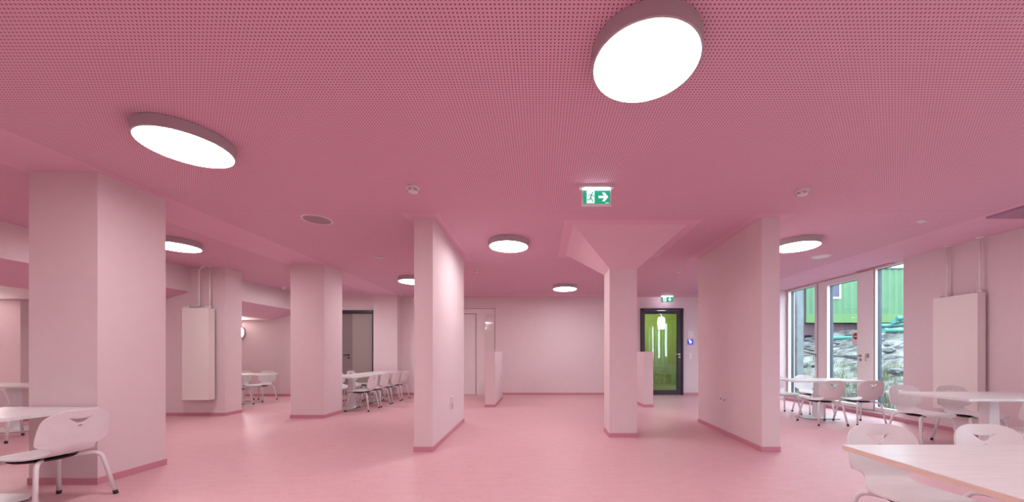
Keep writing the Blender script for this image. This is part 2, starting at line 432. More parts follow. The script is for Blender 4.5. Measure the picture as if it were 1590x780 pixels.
def lever(parent, p, direc, normal, name='handle', keyhole=True, L=0.12, m=None):
    """lever handle at p, arm along direc, standing off along normal"""
    bm = new(); p = Vector(p); n = Vector(normal); dr = Vector(direc)
    add_tube(bm, fillet([p, p+n*0.05, p+n*0.05+dr*L], 0.02), 0.010, 8)
    add_tube(bm, [p, p+n*0.008], 0.026, 16)
    if keyhole: add_tube(bm, [p-Vector((0, 0, 0.08)), p-Vector((0, 0, 0.08))+n*0.008], 0.026, 16)
    return finish(name, bm, m or M['steel'], parent)
lever(leaf, (3.94, 10.08, 1.16), (-1, 0, 0), (0, -1, 0), m=M['plastic'])

# hall behind the glass
bm = new()
hx0, hx1, hy = 2.3, 5.2, 14.0
add_box(bm, hx0-0.1, hx0, 10.4, hy, 0, 2.8); add_box(bm, hx1, hx1+0.1, 10.4, hy, 0, 2.8)
add_box(bm, hx0-0.1, hx1+0.1, hy, hy+0.1, 0, 2.8); add_box(bm, hx0-0.1, hx1+0.1, 10.4, hy, 2.8, 2.9)
add_box(bm, hx0, hx0+0.28, 11.6, 11.8, 0, 2.8); add_box(bm, 3.66, 3.80, 12.9, 14.0, 0, 2.8)
add_box(bm, hx0, D1[0], 10.4, 10.41, 0, 2.8); add_box(bm, D1[1], hx1, 10.4, 10.41, 0, 2.8)
struct('wall_hall', bm, M['hall_green'], 'lime green hall walls seen through the glass door')
bm = new(); add_box(bm, hx0-0.1, hx1+0.1, 10.5, hy+0.1, -0.1, 0.0); struct('floor_hall', bm, M['hall_floor'], 'lime green hall floor behind the glass door')
bm = new(); add_lathe(bm, [(0.0, 0), (0.10, 0.02), (0.12, 0.12), (0.12, 0.34), (0.09, 0.42), (0.0, 0.44)], 24)
hl = finish('hall_pendant', bm, M['hall_lamp'], smooth=40, loc=(4.28, 12.6, 2.05)); tag(hl, 'bright white pendant lamp in the lime green hall', 'lamp')
bm = new(); add_tube(bm, [(0, 0, 0.43), (0, 0, 0.75)], 0.008, 8); finish('cord', bm, M['plastic'], hl)
bm = new()
add_box(bm, 2.60, 2.68, 10.8, 11.5, 0.95, 2.2); o = finish('hall_notice_board', bm, M['frame_white']); tag(o, 'pale narrow board on the left wall of the green hall', 'board')

# pale flush door
d = new()
for b in [(-2.94, -1.32, 10.15, 10.25, 2.33, 2.47), (-2.94, -2.80, 10.15, 10.25, 0, 2.33), (-1.855, -1.32, 10.15, 10.25, 0, 2.33)]: add_box(d, *b)
pd = finish('door_2', d, M['door_white'], bevel=0.002); tag(pd, 'pale pink flush door with a side panel behind the low partition', kind='structure')
box_obj('leaf', (-2.79, -1.875, 10.165, 10.21, 0.008, 2.315), M['door_white'], pd, bevel=0.002)
box_obj('side_panel', (-1.60, -1.335, 10.135, 10.15, 0.05, 2.31), M['door_gloss'], pd)

# grey double door on the left
d = new()
a, b_, zt = DL[0]+0.005, DL[1]-0.005, DL[2]-0.005
add_box(d, a, a+0.05, 9.97, 10.12, 0, zt); add_box(d, b_-0.05, b_, 9.97, 10.12, 0, zt)
add_box(d, a, b_, 9.97, 10.12, zt-0.08, zt)
add_poly(d, [(0, 0), (0.09, 0), (0.045, -0.02), (0.02, -0.045), (0, -0.09)][::1], 0.1)
gd = finish('door_3', d, M['door_dark'], bevel=0.004); tag(gd, 'grey double door with a dark frame behind the long table row', kind='structure')
l1 = box_obj('leaf', (a+0.055, -5.36, 10.06, 10.12, 0.01, zt-0.085), M['door_grey2'], gd, bevel=0.003)
lever(l1, (-5.46, 10.06, 1.14), (-1, 0, 0), (0, -1, 0), m=M['black'])
box_obj('leaf', (-5.352, b_-0.055, 10.05, 10.12, 0.01, zt-0.085), M['door_grey'], gd, bevel=0.003)

# ------------------------------------------------------------------ windows in the right wall
X0, XM, X1 = 6.30, 6.345, 6.42
def glazed(parent_name, y0, y1, z0, z1, g, label, proud=0.0, seam=0.012):
    """frame y0..y1, z0..z1; g = (gy0, gy1, gz0, gz1) pane opening; leaf proud of the frame"""
    gy0, gy1, gz0, gz1 = g
    bm = new()
    def ring(xa, xb, mi, inset=0.0, o=None):
        yy0, yy1, zz0, zz1 = (y0+inset, y1-inset, z0+inset, z1-inset)
        add_box(bm, xa, xb, yy0, gy0, zz0, zz1, mi); add_box(bm, xa, xb, gy1, yy1, zz0, zz1, mi)
        add_box(bm, xa, xb, gy0, gy1, zz0, gz0, mi); add_box(bm, xa, xb, gy0, gy1, gz1, zz1, mi)
    ring(X0, XM, 0); ring(XM, X1, 1)
    fr = finish(parent_name, bm, [M['frame_white'], M['frame_blue']]); tag(fr, label, kind='structure')
    if proud:
        bm = new(); ins = 0.022
        a0, a1, b0, b1 = y0+ins, y1-ins, z0+ins, z1-ins
        add_box(bm, X0-proud, X0, a0, gy0+0.001, b0, b1); add_box(bm, X0-proud, X0, gy1-0.001, a1, b0, b1)
        add_box(bm, X0-proud, X0, gy0, gy1, b0, gz0+0.001); add_box(bm, X0-proud, X0, gy0, gy1, gz1-0.001, b1)
        sash = finish('sash', bm, M['frame_white'], fr, bevel=0.0)
        bm = new()      # dark rubber seam round the sash
        t = 0.006
        add_box(bm, X0-0.004, X0, a0-t, a0, b0-t, b1+t); add_box(bm, X0-0.004, X0, a1, a1+t, b0-t, b1+t)
        add_box(bm, X0-0.004, X0, a0, a1, b1, b1+t); add_box(bm, X0-0.004, X0, a0, a1, b0-t, b0)
        finish('seal', bm, M['black'], fr)
    box_obj('pane', (XM+0.01, XM+0.02, gy0, gy1, gz0, gz1), M['glass'], fr)
    return fr
ZB, ZT = 0.086, H-0.004
w1 = glazed('window_1', 8.045, 9.048, ZB, ZT, (8.125, 8.985, 0.17, 2.745), 'tall white framed opening window at the far end of the glazed bay', 0.02)
w2 = glazed('window_2', 6.73 - 0.05, 8.04, ZB, ZT, (7.04, 7.78, 0.17, 2.665), 'white framed glass terrace door with a no entry sticker', 0.016)
w3 = glazed('window_3', 5.87, 6.675 + 0.003, ZB, ZT, (5.95, 6.674 - 0.0, 0.17, 2.76), 'tall fixed pane next to the radiator wall', 0)
# the same glazed bay repeats nearer the camera (it mirrors in the glass door)
OY = -6.25
glazed('window_4', 8.045+OY, 9.048+OY, ZB, ZT, (8.125+OY, 8.985+OY, 0.17, 2.745), 'tall white framed opening window of the second glazed bay', 0.02)
glazed('window_5', 6.68+OY, 8.04+OY, ZB, ZT, (7.04+OY, 7.78+OY, 0.17, 2.665), 'white framed glass door of the second glazed bay', 0.016)
glazed('window_6', 5.87+OY, 6.678+OY, ZB, ZT, (5.95+OY, 6.674+OY, 0.17, 2.76), 'tall fixed pane of the second glazed bay', 0)
bm = new(); add_box(bm, 6.22, X0-0.001, 7.0, 6.3, H-0.02, H-0.002)
struct('trim_2', bm, M['skirting'], 'narrow dark slot in the ceiling over the terrace door')
# handles
def loop_handle(parent, y, z):
    bm = new(); xf = X0-0.02
    add_box(bm, xf-0.012, xf, y-0.014, y+0.014, z-0.03, z+0.05)
    add_tube(bm, fillet([(xf-0.01, y, z+0.03), (xf-0.05, y, z+0.03), (xf-0.05, y, z-0.10)], 0.015), 0.009, 8)
    finish('handle', bm, M['steel'], parent)
loop_handle(w1, 8.095, 1.13)
loop_handle(w2, 6.80, 1.13)
lever(w2, (X0-0.016, 6.965, 1.135), (0, 1, 0), (-1, 0, 0), L=0.14)
# no-entry sticker on the pane
bm = new(); add_box(bm, XM-0.002, XM+0.006, 7.06, 7.22, 1.36, 1.62); st = finish('no_entry_sticker', bm, M['plastic'], w2)
bm = new(); add_tube(bm, [(XM-0.004, 7.14, 1.525), (XM-0.0022, 7.14, 1.525)], 0.063, 28); finish('disc', bm, M['red'], st)
bm = new(); add_box(bm, XM-0.006, XM-0.0042, 7.095, 7.185, 1.514, 1.536); finish('bar', bm, M['plastic'], st)
bm = new(); add_box(bm, XM-0.0035, XM-0.0022, 7.09, 7.19, 1.405, 1.412); finish('text_line', bm, M['grey_mesh'], st)

# ------------------------------------------------------------------ round ceiling lamps
def make_lamp():
    root = empty('ceiling_lamp', (0, 0, H))
    bm = new(); r, t = 0.285, 0.085
    add_lathe(bm, [(r-0.006, 0.0), (r, -0.003), (r, -t+0.003), (r-0.004, -t), (r-0.012, -t), (r-0.012, -t+0.006), (0.0, -t+0.006)], 72)
    finish('housing', bm, M['lamp_rim'], root, smooth=40)
    bm = new(); add_lathe(bm, [(0, -t+0.005), (r-0.013, -t+0.005), (r-0.013, -t-0.001), (r-0.02, -t-0.004), (0, -t-0.005)], 72)
    finish('diffuser', bm, M['lamp_light'], root, smooth=40)
    return root
LAMPS = [(0.56, 1.90, 'large bright round ceiling lamp closest above the middle of the floor'),
         (-2.67, 2.67, 'round ceiling lamp in front of the broad square pillar'),
         (-0.465, 5.11, 'round ceiling lamp between the two free-standing wall slabs'),
         (0.57, 8.45, 'small looking round ceiling lamp near the back wall'),
         (-2.76, 7.60, 'round ceiling lamp half hidden behind the wall slab with the plug'),
         (-5.28, 5.12, 'round ceiling lamp behind the broad pillar, before the slim radiator'),
         (3.70, 5.12, 'round ceiling lamp between the double-socket slab and the windows'),
         (-5.28, 8.35, None), (3.70, 0.3, None), (-3.4, -0.9, None), (0.4, -1.6, None), (-6.0, 0.8, None)]  # unseen lamps; the one behind the pillar added to brighten the side room
lp = make_lamp()
for i, (x, y, lab) in enumerate(LAMPS):
    o = lp if i == 0 else copy_tree(lp)
    o.location = (x, y, H)
    tag(o, lab or 'unseen round ceiling lamp', 'lamp', 'round ceiling lamps')

o = copy_tree(lp); o.location = (-10.4, 3.9, 2.105); tag(o, 'unseen round ceiling lamp added to brighten the low bay', 'lamp', 'round ceiling lamps')  # added out of view to light the low bay

# round lamps on the wall of the low bay
def wall_lamp(x, y, z, rz, label):
    root = empty('wall_lamp', (x, y, z), rz, label, 'lamp', 'round wall lamps')
    bm = new(); add_lathe(bm, [(0.20, 0), (0.21, 0.004), (0.21, 0.07), (0.205, 0.075), (0.19, 0.075), (0, 0.07)], 48)
    bmesh.ops.rotate(bm, verts=bm.verts, cent=(0, 0, 0), matrix=Matrix.Rotation(R(90), 3, 'X')); finish('housing', bm, M['lamp_rim'], root, smooth=40)
    bm = new(); add_lathe(bm, [(0, 0.071), (0.19, 0.071), (0.19, 0.08), (0, 0.084)], 48)
    bmesh.ops.rotate(bm, verts=bm.verts, cent=(0, 0, 0), matrix=Matrix.Rotation(R(90), 3, 'X')); finish('diffuser', bm, M['wall_lamp'], root, smooth=40)
wall_lamp(-8.36, 9.8, 1.76, 0, 'round white wall lamp beyond the slim radiator')
wall_lamp(-9.62, 6.09, 1.80, 0, 'unseen round wall lamp added to brighten the low bay ceiling')  # put in just out of view to brighten the low ceiling strip

# ------------------------------------------------------------------ ceiling devices
def detector(x, y, s, label):
    root = empty('smoke_detector', (x, y, H), 0, label, 'smoke detector', 'smoke detectors')
    bm = new(); add_lathe(bm, [(0.055*s, 0), (0.056*s, -0.012), (0.050*s, -0.016), (0.048*s, -0.022)], 32); finish('base', bm, M['plastic'], root, smooth=40)
    bm = new(); add_lathe(bm, [(0.050*s, -0.022), (0.052*s, -0.030), (0.040*s, -0.048), (0.018*s, -0.056), (0.012*s, -0.062), (0, -0.062)], 32)
    hd = finish('sensor_head', bm, M['plastic'], root, smooth=50)
    bm = new()
    for k in range(6):
        a = k*PI/3+0.25
        for rr, z in ((0.0475*s, -0.0355), (0.0415*s, -0.043)):
            pts = [(rr*math.cos(a+q*0.12)*1.02, rr*math.sin(a+q*0.12)*1.02, z) for q in range(-3, 4)]
            add_tube(bm, pts, 0.0022, 6)
    finish('vent_slot', bm, M['black'], root)
detector(-1.25, 3.46, 1.15, 'white smoke detector above the wall slab with the plug')
detector(2.60, 3.52, 1.15, 'white smoke detector above the wall slab with the double socket')
detector(-1.24, 6.84, 0.9, 'small smoke detector just beyond the wall slab with the plug')
detector(2.66, 6.84, 0.9, 'small smoke detector between the slim pillar and the double-socket slab')
detector(-6.25, 8.6, 1.0, 'small smoke detector beside the dropped beam')
detector(-3.85, 9.7, 0.8, 'tiny detector on the ceiling beside the pilaster')
def round_speaker(x, y, r, m, label):
    root = empty('ceiling_speaker', (x, y, H), 0, label, 'speaker', 'round ceiling speakers')
    bm = new(); add_lathe(bm, [(r, 0), (r, -0.006), (r-0.012, -0.010), (r-0.016, -0.007), (r-0.016, 0)], 48); finish('ring', bm, M['plastic'], root, smooth=40)
    bm = new(); add_lathe(bm, [(r-0.017, -0.0005), (r-0.017, -0.006), (0, -0.006)], 48); finish('grille', bm, m, root)
round_speaker(-2.71, 4.29, 0.165, M['grey_mesh'], 'round grey ceiling speaker with a white ring')
round_speaker(4.68, 5.92, 0.135, M['white'], 'round pale ceiling disc next to the lamp by the windows')
def emergency(x, y, label):
    root = empty('emergency_light', (x, y, H), R(20), label, 'emergency light', 'small emergency lights')
    bm = new(); add_box(bm, -0.065, 0.065, -0.03, 0.03, -0.014, 0); finish('body', bm, M['plastic'], root, bevel=0.006)
    bm = new(); add_lathe(bm, [(0.022, -0.0145), (0.018, -0.022), (0, -0.024)], 20); finish('lens', bm, M['plastic'], root)
emergency(-2.72, 5.94, 'small white emergency light on the ceiling behind the grey speaker')
emergency(4.65, 4.33, 'small white emergency light on the ceiling near the window wall')

# ------------------------------------------------------------------ exit signs
def exit_sign(x, y, wd, ht, label, arrow, strip, gap=0.0):
    z1 = H-0.02
    root = empty('exit_sign', (x, y, H), 0, label, 'exit sign', 'green exit signs')
    bm = new(); add_box(bm, -wd*0.58, wd*0.58, -0.03, 0.03, -0.028, 0); finish('rail', bm, M['plastic'], root, bevel=0.003)
    bm = new(); add_box(bm, -wd*0.42, wd*0.42, -0.024, 0.024, -0.034, -0.0285); finish('light_strip', bm, strip, root)
    zt = -0.036; zb = zt-ht
    bm = new(); add_box(bm, -wd/2, wd/2, -0.008, 0.008, zb, zt); finish('panel', bm, M['plastic'], root, bevel=0.002)
    bm = new(); g = 0.014; add_box(bm, -wd/2+g, wd/2-g, -0.0105, -0.0082, zb+g, zt-g); face = finish('green_face', bm, M['sign_green'], root)
    bm = new(); add_box(bm, -wd/2-0.004, wd/2+0.004, -0.012, 0.012, zb-0.008, zb); finish('lower_rail', bm, M['plastic'], root)
    hh = ht-2*g; zc = (zb+zt)/2; L = -wd/2+g
    bm = new()      # white doorway, left of centre
    dx0 = L+0.13*(wd-2*g); dx1 = L+0.42*(wd-2*g)
    add_box(bm, dx0, dx1, -0.0125, -0.0106, zb+g+0.004, zt-g-0.004)
    finish('doorway_mark', bm, M['sign_white'], face)
    bm = new()      # running figure in green
    s = hh; cx = (dx0+dx1)/2; y_ = -0.0138
    P = lambda u, v: (cx+u*s, y_, zc+v*s)
    add_tube(bm, [(cx+0.13*s, y_-0.001, zc+0.31*s), (cx+0.13*s, y_+0.001, zc+0.31*s)], 0.062*s, 14)
    for pts, r in (([(0.07, 0.20), (0.0, -0.04)], 0.050), ([(0.0, -0.04), (-0.03, -0.20), (-0.24, -0.22)], 0.034), ([(0.0, -0.04), (0.10, -0.20), (0.17, -0.38)], 0.034),
                   ([(0.07, 0.19), (-0.10, 0.17), (-0.15, 0.03)], 0.024), ([(0.07, 0.19), (0.16, 0.06), (0.27, 0.05)], 0.024)):
        q = [Vector(P(*p)) for p in pts]
        for a, b in zip(q, q[1:]):
            dd = (b-a).normalized(); nn = Vector((-dd.z, 0, dd.x))*r*s; e = dd*r*s*0.5
            ring = [a-e+nn, a-e-nn, b+e-nn, b+e+nn]
            add_loft(bm, [(p.x, y_, p.z) for p in ring], [(p.x, y_+0.0012, p.z) for p in ring])
    finish('running_figure', bm, M['sign_green'], face)
    bm = new(); c = L+(0.75 if arrow else 0.72)*(wd-2*g)
    if arrow:
        pts = [(-0.36, 0.09), (0.06, 0.09), (-0.10, 0.33), (0.10, 0.33), (0.38, 0.0), (0.10, -0.33), (-0.10, -0.33), (0.06, -0.09), (-0.36, -0.09)]
    else:
        pts = [(0.09, 0.36), (0.09, -0.06), (0.33, 0.10), (0.33, -0.10), (0.0, -0.38), (-0.33, -0.10), (-0.33, 0.10), (-0.09, -0.06), (-0.09, 0.36)]
    pts = [(c+u*s, zc+v*s) for u, v in pts]
    add_poly(bm, pts, 0.0015); bmesh.ops.translate(bm, verts=bm.verts, vec=(0, -0.0125, 0)); finish('arrow', bm, M['sign_white'], face)
    if arrow:
        bm = new(); add_box(bm, wd/2-g-0.045, wd/2-g-0.012, -0.0118, -0.0106, zb+g+0.004, zb+g+0.009); finish('text_line', bm, M['sign_white'], face)
exit_sign(0.537, 3.43, 0.285, 0.155, 'green exit sign with running figure and arrow hanging before the slim pillar', True, M['sign_lamp'])
exit_sign(3.49, 9.80, 0.34, 0.16, 'small green exit sign above the glazed door', False, M['sign_lamp_small'])

# ------------------------------------------------------------------ sockets, switches
def plate(name, loc, rz, w_, h_, label, cat, group=None, m=None, inner=None, dp=0.012):
    root = empty(name, loc, rz, label, cat, group)
    bm = new(); add_box(bm, -w_/2, w_/2, -dp, 0, -h_/2, h_/2); finish('cover', bm, m or M['plastic'], root, bevel=0.003)
    if inner == 'socket':
        bm = new(); add_lathe(bm, [(0.021, 0), (0.022, 0.002), (0.019, 0.0025), (0.017, 0.0006), (0, 0.0004)], 24)
        bmesh.ops.rotate(bm, verts=bm.verts, cent=(0, 0, 0), matrix=Matrix.Rotation(R(90), 3, 'X')); bmesh.ops.translate(bm, verts=bm.verts, vec=(0, -dp, 0))
        finish('outlet', bm, M['grey_mesh'], root)
    if inner == 'rocker':
        bm = new(); add_box(bm, -w_*0.36, w_*0.36, -dp-0.004, -dp, -h_*0.4, h_*0.02); finish('rocker', bm, M['white'], root, bevel=0.001)
        bm = new(); add_box(bm, -w_*0.12, w_*0.12, -dp-0.005, -dp-0.0042, -h_*0.2, -h_*0.1); finish('pilot_mark', bm, M['grey_mesh'], root)
    return root
o = plate('socket', (-1.3105, 5.10, 0.51), PI/2, 0.08, 0.12, 'white wall socket with a plugged adapter on the wall slab', 'socket', inner='socket')
bm = new(); add_box(bm, -0.025, 0.025, -0.055, -0.012, -0.05, 0.045); finish('adapter', bm, M['plastic'], o, bevel=0.005)
bm = new(); add_tube(bm, [(0, -0.035, -0.05), (0, -0.034, -0.13)], 0.006, 8); finish('cord', bm, M['grey_mesh'], o)
plate('socket', (2.6715, 5.235, 0.51), -PI/2, 0.082, 0.086, 'white wall socket on the double-socket slab, the one deeper in the room', 'socket', 'double socket', inner='socket')
plate('socket', (2.6695, 5.135, 0.50), -PI/2, 0.082, 0.086, 'white wall socket on the double-socket slab, the one closer to its front edge', 'socket', 'double socket', inner='socket')
plate('control_panel', (4.275, YB, 1.75), 0, 0.15, 0.165, 'square white control panel above the blue box beside the glass door', 'panel', inner=None)
kp = plate('key_reader', (4.27, YB, 1.515), 0, 0.16, 0.16, 'blue lit access box between the white panel and the switch', 'panel', m=M['blue'])
bm = new(); add_box(bm, -0.028, 0.028, -0.016, -0.0125, -0.04, 0.03); add_box(bm, -0.05, -0.01, -0.016, -0.0125, 0.03, 0.065); finish('lit_mark', bm, M['blue_light'], kp)
plate('light_switch', (4.265, YB, 1.12), 0, 0.085, 0.165, 'white light switch under the blue box', 'switch', inner='rocker')
plate('socket', (-1.01, 8.95, 0.55), PI/2, 0.08, 0.16, 'white socket on the side of the low partition', 'socket', inner='rocker')

# ------------------------------------------------------------------ radiators
def radiator(label, fx, fn, wd, z0, z1, dp, gap):
    """built in local coordinates: front faces -y, right end at x=wd; fn places it"""
    root = empty('radiator', fx, fn, label, 'radiator', 'flat white radiators')
    bm = new(); add_box(bm, 0, wd, -dp-gap, -gap-0.004, z0, z1); finish('panel', bm, M['radiator'], root, bevel=0.005)
    bm = new(); add_box(bm, 0.004, wd-0.004, -dp-gap+0.012, -gap, z1-0.0005, z1+0.004)
    for k in range(18): add_box(bm, 0.02+k*(wd-0.05)/18, 0.02+k*(wd-0.05)/18+0.006, -dp-gap+0.02, -gap-0.015, z1+0.004, z1+0.007)
    finish('top_grille', bm, M['white'], root)
    for q in (0.12, wd-0.12):
        for zz in (z0+0.2, z1-0.3): box_obj('bracket', (q-0.02, q+0.02, -gap-0.004, 0, zz, zz+0.06), M['white'], root)
    return root
def pipe(root, pts, flange_top=True, r=0.013):
    bm = new(); add_tube(bm, fillet(pts, 0.03), r, 12); p = finish('pipe', bm, M['white'], root)
    if flange_top:
        x, y, z = pts[0]
        bm = new(); add_lathe(bm, [(0.040, 0), (0.040, -0.006), (0.018, -0.016), (0.0, -0.016)], 24, c=(x, y, z)); finish('flange', bm, M['white'], p)
def valve(root, x, y, z, side=-1):
    bm = new(); add_tube(bm, [(x, y, z), (x, y, z+0.05)], 0.020, 12); add_tube(bm, [(x, y, z+0.028), (x+side*0.05, y, z+0.028)], 0.013, 12)
    add_tube(bm, [(x+side*0.05, y, z+0.028), (x+side*0.085, y, z+0.028)], 0.019, 12)
    finish('valve', bm, M['white'], root)
# slim radiator on the left
rl = radiator('slim tall white radiator with a shiny highlight on the side bay wall', (-6.57, 6.68, 0), 0, 0.48, 0.325, 2.01, 0.14, 0.06)
pipe(rl, [(0.42, -0.10, H), (0.42, -0.10, 2.02)]); valve(rl, 0.42, -0.10, 2.015)
pipe(rl, [(0.30, -0.10, H), (0.22, -0.10, H-0.06), (0.22, -0.10, 2.065), (-0.03, -0.10, 2.065)], True)
valve(rl, 0.02, -0.10, 2.02)
# wide radiator on the right wall (front faces -x)
rr = radiator('tall white radiator on the side wall beside the windows', (6.2, 4.91 + 0.56, 0), -PI/2, 0.56, 0.34, 2.02, 0.12, 0.03)
pipe(rr, [(0.53, -0.075, H), (0.53, -0.075, 2.03)]); valve(rr, 0.53, -0.075, 2.02)
pipe(rr, [(0.13, -0.075, H), (0.13, -0.075, 2.03)]); valve(rr, 0.13, -0.075, 2.02)

# ------------------------------------------------------------------ chairs
def lerp_table(tab, n):
    """Catmull-Rom resample of rows"""
    out = []
    for i in range(len(tab)-1):
        p0 = tab[max(i-1, 0)]; p1 = tab[i]; p2 = tab[i+1]; p3 = tab[min(i+2, len(tab)-1)]
        for k in range(n):
            t = k/n
            out.append(tuple(0.5*((2*b)+(-a+c)*t+(2*a-5*b+4*c-d_)*t*t+(-a+3*b-3*c+d_)*t**3) for a, b, c, d_ in zip(p0, p1, p2, p3)))
    out.append(tab[-1]); return out

def shell_mesh():
    #      y      z      halfwidth
    seat = [(.232, .372, .160), (.226, .388, .192), (.195, .400, .206), (.10, .397, .212), (.0, .391, .210), (-.09, .392, .198), (-.145, .400, .172),
            (-.185, .420, .140), (-.208, .445, .126)]
    back = [(-.208, .445, .126), (-.217, .466, .138), (-.222, .482, .178), (-.226, .500, .210), (-.233, .540, .2165), (-.243, .595, .214), (-.252, .642, .209)]
    hole = [(-.252, .642, .209), (-.256, .663, .2045), (-.2605, .686, .195)]
    top = [(-.2605, .686, .195), (-.266, .712, .168), (-.270, .731, .128), (-.272, .742, .085)]
    rows = []
    for q in lerp_table(seat, 2)[:-1]: rows.append(q+(.05, False))
    for q in lerp_table(back, 2)[:-1]: rows.append(q+(.03, False))
    rows[-1] = rows[-1][:3]+(.012, False)
    hr = lerp_table(hole, 3)
    for i, q in enumerate(hr):
        t = i/(len(hr)-1); h = 0.010+0.062*t**0.8
        rows.append(q+(h, i < len(hr)-1))
    for q in lerp_table(top, 2)[1:]: rows.append(q+(.068*max(q[2]/.2, .5), False))
    bm = new(); grid = []; nS = 5; nM = 4
    holetop = len([1 for r in rows if True])-1
    for ri, (y, z, w_, h, _) in enumerate(rows):
        us = [-w_+(w_-h)*k/nS for k in range(nS)]+[-h+2*h*k/nM for k in range(nM+1)]+[h+(w_-h)*(k+1)/nS for k in range(nS)]
        line = []
        isback = max(0.0, min(1.0, (z-.43)/.06)) if y < -.15 else 0.0
        for u in us:
            q = (u/.21)**2
            yy = y+isback*0.028*q; zz = z+(1-isback)*0.010*q
            if abs(u) <= h+1e-6 and .68 < z < .70: zz -= 0.011*(1-(u/h)**2)
            elif abs(u) <= h+1e-6 and .70 <= z < .71: zz -= 0.005*(1-(u/h)**2)
            line.append(bm.verts.new((u, yy, zz)))
        grid.append(line)
    for i in range(len(rows)-1):
        for k in range(len(grid[0])-1):
            if rows[i][4] and nS <= k < nS+nM: continue
            f = bm.faces.new([grid[i][k], grid[i][k+1], grid[i+1][k+1], grid[i+1][k]])
    bmesh.ops.recalc_face_normals(bm, faces=bm.faces)
    bmesh.ops.solidify(bm, geom=bm.faces[:], thickness=0.010)
    return bm

def make_chair():
    root = empty('chair', (0, 0, 0))
    finish('seat_shell', shell_mesh(), M['shell'], root, smooth=45)
    bm = new(); add_lathe(bm, [(0, 0), (0.150, 0.0), (0.165, 0.010), (0.165, 0.014), (0, 0.014)], 28)
    bmesh.ops.translate(bm, verts=bm.verts, vec=(0, 0.03, 0.364)); finish('seat_plate', bm, M['black'], root, smooth=40)
    for sx in (-1, 1):
        for sy in (-1, 1):
            top = (sx*0.07, 0.03+sy*0.09, 0.368); knee = (sx*0.188, sy*0.175, 0.372); foot = (sx*0.236, sy*0.236, 0.022)
            bm = new(); add_tube(bm, fillet([top, knee, foot], 0.06, 6), 0.0140, 10); leg = finish('leg', bm, M['tube'], root)
            k = Vector(knee); f = Vector(foot); dd = (f-k).normalized()
            bm = new(); add_tube(bm, [f-dd*0.010, f+dd*0.012, Vector((f.x+dd.x*0.022, f.y+dd.y*0.022, 0.0))], 0.0155, 10); finish('foot_cap', bm, M['black'], leg)
    bm = new(); add_lathe(bm, [(0, 0), (0.010, 0.0), (0.010, 0.0125), (0, 0.0125)], 16)
    bmesh.ops.rotate(bm, verts=bm.verts, cent=(0, 0, 0), matrix=Matrix.Rotation(R(90), 3, 'X')); bmesh.ops.scale(bm, verts=bm.verts, vec=(1.3, 1, 0.6))
    bmesh.ops.translate(bm, verts=bm.verts, vec=(0, -0.2385, 0.622)); finish('hole_disc', bm, M['grey_mesh'], root)  # small disc standing in for the dark hole in the backrest
    return root
chair0 = make_chair(); used = [False]
def chair(x, y, deg, label, group):
    """x, y = middle of the four feet; deg 0 faces +y"""
    o = chair0 if not used[0] else copy_tree(chair0)
    used[0] = True
    o.location = (x, y, 0); o.rotation_euler = (0, 0, R(deg)); tag(o, label, 'chair', group)
    return o

# ------------------------------------------------------------------ tables
TZ = 0.70
def make_table(x0, x1, y0, y1, label, along_y=False, foot=(0.32, 0.24), edge='top'):
    cx, cy = (x0+x1)/2, (y0+y1)/2
    root = empty('table', (cx, cy, 0), 0, label, 'table', 'white pedestal tables')
    a, b = (x1-x0)/2, (y1-y0)/2
    bm = new(); add_box(bm, -a, a, -b, b, TZ-0.0025, TZ); t = finish('tabletop', bm, M['top'], root, bevel=0.001)
    bm = new(); add_box(bm, -a, a, -b, b, TZ-0.026, TZ-0.0027); finish('edge_band', bm, M[edge], t, bevel=0.001)
    bm = new()
    add_loft(bm, [(-0.075, -0.05, 0.012), (0.075, -0.05, 0.012), (0.075, 0.05, 0.012), (-0.075, 0.05, 0.012)], [(-0.05, -0.05, TZ-0.04), (0.05, -0.05, TZ-0.04), (0.05, 0.05, TZ-0.04), (-0.05, 0.05, TZ-0.04)])
    finish('column', bm, M['tube'], root, bevel=0.004)
    fa, fb = (foot[1], foot[0]*1.35) if along_y else (foot[0]*1.1, foot[1])
    c = 0.09
    ring = [(-fa+c, -fb), (fa-c, -fb), (fa, -fb+c), (fa, fb-c), (fa-c, fb), (-fa+c, fb), (-fa, fb-c), (-fa, -fb+c)]
    bm = new(); add_prism(bm, ring, 0.006, 0.016); finish('foot_plate', bm, M['tube'], root, bevel=0.002)
    bm = new(); add_prism(bm, [(p[0]*.985, p[1]*.985) for p in ring], 0.0, 0.006); finish('glide', bm, M['black'], root)
    bm = new(); add_box(bm, -0.26, 0.26, -0.03, 0.03, TZ-0.04, TZ-0.026); add_box(bm, -0.03, 0.03, -0.2, 0.2, TZ-0.04, TZ-0.026); finish('top_bracket', bm, M['tube'], root)
    return root
make_table(1.56, 2.88, 1.11, 1.835, 'white table with a tan wood edge, largest and closest to the front', edge='edge', foot=(0.32, 0.175))
make_table(4.46, 5.80, 3.69, 4.42, 'white table in front of the tall radiator')
make_table(4.45, 5.75, 6.16, 6.88, 'white table in front of the terrace door', foot=(0.30, 0.20))
make_table(-4.76, -3.92, 1.85, 3.14, 'white table butting against the broad square pillar', True)
make_table(-8.80, -7.45, 5.14, 5.78, 'white table in the low bay behind the broad pillar')
make_table(-7.80, -6.45, 8.02, 8.70, 'white table in the side room below the round wall lamp', foot=(0.30, 0.14))
make_table(-4.50, -3.78, 7.10, 8.39, 'white table right behind the second square pillar', True, foot=(0.34, 0.165))
make_table(-4.50, -3.78, 8.40, 9.68, 'white table at the pilaster end of the long table row', True, foot=(0.34, 0.165))

G = 'white school chairs at the tables'
# front right table
chair(2.04, 1.895, 180, 'white chair behind the front tan-edged table, the one near its free corner', G)
chair(2.68, 1.895, 180, 'white chair behind the front tan-edged table, second from its free corner', G)
